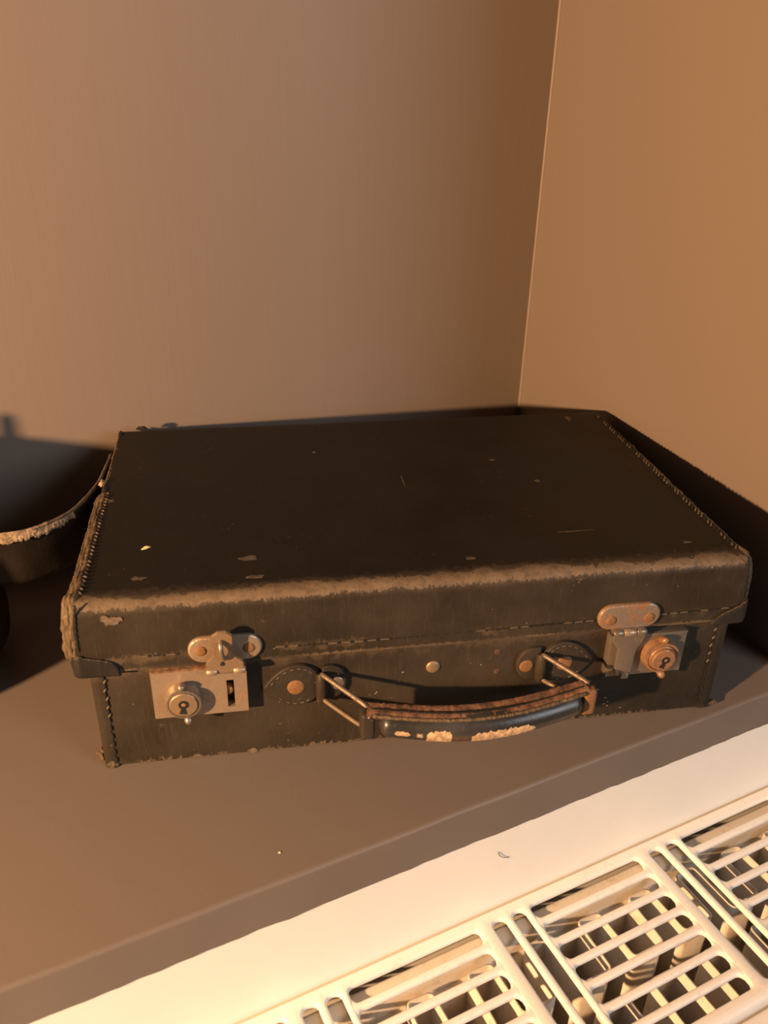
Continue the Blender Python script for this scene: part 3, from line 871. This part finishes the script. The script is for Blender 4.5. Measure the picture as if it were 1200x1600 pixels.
def ring(mir):
    if not mir: q = [(.1358, .0002, .0430), (.1358, .0002, .0600), (.1366, -.0020, .0606), (.1580, -.0235, .0545), (.1592, -.0250, .0525), (.1560, -.0250, .0415), (.1545, -.0235, .0405), (.1366, -.0020, .0424)]
    else: q = [(.2717, .0002, .0430), (.2717, .0002, .0600), (.2725, -.0020, .0606), (.2915, -.0235, .0560), (.2925, -.0250, .0540), (.2925, -.0250, .0420), (.2915, -.0235, .0405), (.2725, -.0020, .0424)]
    P = []
    for i in range(len(q)):
        a = Vector(q[i]); b = Vector(q[(i+1) % len(q)])
        for k in range(6): P.append(a.lerp(b, k/6))
    for _ in range(2): P = [(P[i-1]+P[i]*2+P[(i+1) % len(P)])/4 for i in range(len(P))]
    link('wire_loop', tube_me('wire_loop', P+[P[0]], .00155, 10), M_WIRE, HA)
ring(False); ring(True)
def hpath(t):   # t 0..1 along the handle, left to right
    x = .1600+(.2900-.1600)*t; b = math.sin(PI*t)
    return Vector((x, -.0260-.0095*b, .0470+.002*t-.0025*b))
def loft(name, prof_fn, t0, t1, n, mat, parent, caps=True):
    vs, fs = [], []
    for i in range(n+1):
        t = t0+(t1-t0)*i/n; c = hpath(t); tan = (hpath(t+.01)-hpath(t-.01)).normalized()
        side = Vector((0, 1, 0)); side = (side-tan*side.dot(tan)).normalized(); upv = side.cross(tan); upv = upv if upv.z > 0 else -upv
        pr = prof_fn(t, i/n); m = len(pr)
        for a, b in pr: vs.append(c+side*a+upv*b)
    for i in range(n):
        for k in range(m): fs.append((i*m+k, i*m+(k+1) % m, (i+1)*m+(k+1) % m, (i+1)*m+k))
    fs.append(tuple(range(m))); fs.append(tuple(range(n*m, n*m+m)))
    return auto(link(name, mesh(name, vs, fs), mat, parent), 50)
def grip_prof(t, q, grow=0, a0=0, a1=2*PI, n=26):
    e = min(q, 1-q); k = min(1, math.sqrt(max(.02, 1-(1-min(1, e/.045))**2)))
    s = (.0072+.0016*math.sin(PI*t))*k+grow
    return [(-.0020+s*1.02*math.cos(a0+(a1-a0)*j/n), -.0010+s*math.sin(a0+(a1-a0)*j/n)) for j in range(n if a1-a0 > 6 else n+1)]
GR = loft('grip', lambda t, q: grip_prof(t, q), .045, .965, 70, M_GRIP, HA)
def flange(t, q):
    w1 = .0046+.0012*math.sin(PI*t); w0 = -.0058; th = .0017
    j = .0006*nz(t*60, 2); j2 = .0007*nz(t*75, 8)
    return [(w0+j, .0046), (w0+j-.0004, .0062+j2*.5), (w0+.0012+j, .0073), (-.0025, .0078+j2*.4), (.0005, .0068+j2*.5), (.003, .0080+j2*.5), (w1+j2, .0074), (w1+j2+.0003, .0050), (w1-.001, .0036), (0, .0030)]
FL = loft('stitched_strip', flange, -.01, 1.0, 130, M_BROWN, HA); tag(FL, 'russet worn strip along the top of the handle')
def strip_line(name, a, b, r, mat):
    P = []
    for i in range(111):
        t = .01+.97*i/110; c = hpath(t); P.append(c+Vector((0, a+.0004*nz(t*40, 6), b+.0002*nz(t*60, 2))))
    return link(name, tube_me(name, P, lambda t, i: r*(1+.35*nz(i*.4, r*900)), 8), mat, HA)
strip_line('seam', -.0010, .0073, .0007, M_HOLE)
strip_line('worn_rim', -.0060, .0063, .0012, M_BIND)
def patch(name, t0, t1, a0, a1, mat, seed, grow=.00035):
    """chip where the black surface has worn off the grip, ragged outline"""
    n, m = 36, 10; vs, fs = [], []
    for i in range(n+1):
        t = t0+(t1-t0)*i/n; c = hpath(t); e = min(i, n-i)/n
        s = .0072+.0016*math.sin(PI*t)+grow
        lo = a0+.22*nz(i*.45, seed)+.12*nz(i*1.3, seed+3)+(.25*(1-min(1, e*7)))
        hi = a1-.10*nz(i*.5, seed+5)-(.25*(1-min(1, e*7)))
        lo = min(lo, hi-.02)
        for j in range(m+1):
            a = lo+(hi-lo)*j/m; k = s+.0002*nz(i*.5, j*.6, seed)-(.0003 if j in (0, m) or i in (0, n) else 0)
            vs.append((c.x, c.y-.0020+k*1.02*math.cos(a), c.z-.0010+k*math.sin(a)))
    for i in range(n):
        for j in range(m): a = i*(m+1)+j; fs.append((a, a+1, a+m+2, a+m+1))
    return link(name, mesh(name, vs, fs), mat, GR)
A_ = lambda d: math.radians(d)
patch('worn_patch', .095, .165, A_(170), A_(196), M_PALE, 1)
patch('worn_patch', .19, .22, A_(175), A_(196), M_PALE, 2)
patch('worn_patch', .235, .345, A_(160), A_(260), M_PALE, 3)
patch('worn_patch', .43, .73, A_(170), A_(270), M_PALE, 4)
patch('bare_core', .342, .435, A_(178), A_(275), M_CORE, 5, .0002)
def end_cap(t, mir):
    c = hpath(t); sg = -1 if mir else 1
    vs = [(c.x-sg*.0035, -.0200, c.z+.0085), (c.x+sg*.0055, -.0215, c.z+.0080)]
    bm = box_bm((min(c.x-sg*.0035, c.x+sg*.0050), -.0325, c.z-.0115), (max(c.x-sg*.0035, c.x+sg*.0050), -.0205, c.z+.0068), .0022, 3)
    o = auto(link('end_cap', bm_mesh('end_cap', bm), M_TAB if not mir else M_RUST, HA), 40)
    hl = [(c.x-sg*.0012+.0020*math.cos(a), .0002) for a in (0, 1)]
    lathe = [(c.x+.0022*math.cos(2*PI*k/14)-sg*.0004, -.0255+.0022*math.sin(2*PI*k/14)) for k in range(14)]
    vs = [(x, y, c.z+.0069) for x, y in lathe]+[(x, y, c.z+.0055) for x, y in lathe]
    fs = [tuple(range(14)), tuple(range(14, 28))]+[(k, (k+1) % 14, 14+(k+1) % 14, 14+k) for k in range(14)]
    link('wire_hole', mesh('wire_hole', vs, fs), M_HOLE, o)
end_cap(-.015, False); end_cap(1.015, True)
# studs on the base front
st = dome('stud', .2040, .0548, .0045, .0045, .0017, M_BRASS, BASE, 26)
for x, z in ((.244, .0617), (.2449, .0468)): dome('nail_head', x, z, .0021, .0045, .0005, M_RUSTMARK, BASE, 14)

# ------------------------------------------------------------------ dark bag at the left edge
def bag():
    bm = bmesh.new(); bmesh.ops.create_uvsphere(bm, u_segments=64, v_segments=32, radius=1)
    e = .55
    for v in bm.verts:
        p = v.co.copy()
        q = Vector([math.copysign(abs(c)**e, c) for c in p])
        k = 1+.02*nz(p.x*2, p.y*2, p.z*2)
        v.co = Vector((q.x*.130*k, q.y*.082*k, max(-1, q.z)*.0830*k+.0825))
    o = auto(link('leather_bag', bm_mesh('leather_bag', bm), M_BAG), 60)
    o.location = (-.246, .0580, .0015); o.rotation_euler = (0, 0, ANG)
    tag(o, 'black leather bag cut off by the left edge of the picture beside the suitcase', 'bag')
    bm = bmesh.new(); bmesh.ops.create_uvsphere(bm, u_segments=32, v_segments=16, radius=1)
    for v in bm.verts: v.co = Vector([math.copysign(abs(c)**.7, c)*k for c, k in zip(v.co, (.056, .046, .040))])+Vector((.134, .026, .0405))
    link('side_pocket', bm_mesh('side_pocket', bm), M_BAG, o)
    hd = link('handle', tube_me('handle', smooth_path([(.068, .0225, .150), (.0685, .0225, .174), (.0706, .0225, .178), (.0727, .0225, .174), (.0732, .0225, .150)], 24), .0022, 10), M_BAG, o)
    return o
bag()

# ------------------------------------------------------------------ small marks on the setting
WF = bpy.data.objects['wall_front']; SH = bpy.data.objects['shelf']
link('hair', tube_me('hair', smooth_path([(.2766, -.0003, -.0491), (.2780, -.0006, -.0525), (.2806, -.0006, -.0553), (.2856, -.0003, -.0585)], 16), .00020, 6), M_SCUFF, WF)
lump('paint_fleck', (.1422, .0170, .0002), .0007, bpy.data.materials['cream_fleck'], SH, 5, (1, .8, .5))
# no deeper than thing > part > sub-part
def depth(o):
    d = 0
    while o.parent: o = o.parent; d += 1
    return d
for o in list(bpy.data.objects):
    while depth(o) > 2: o.parent = o.parent.parent
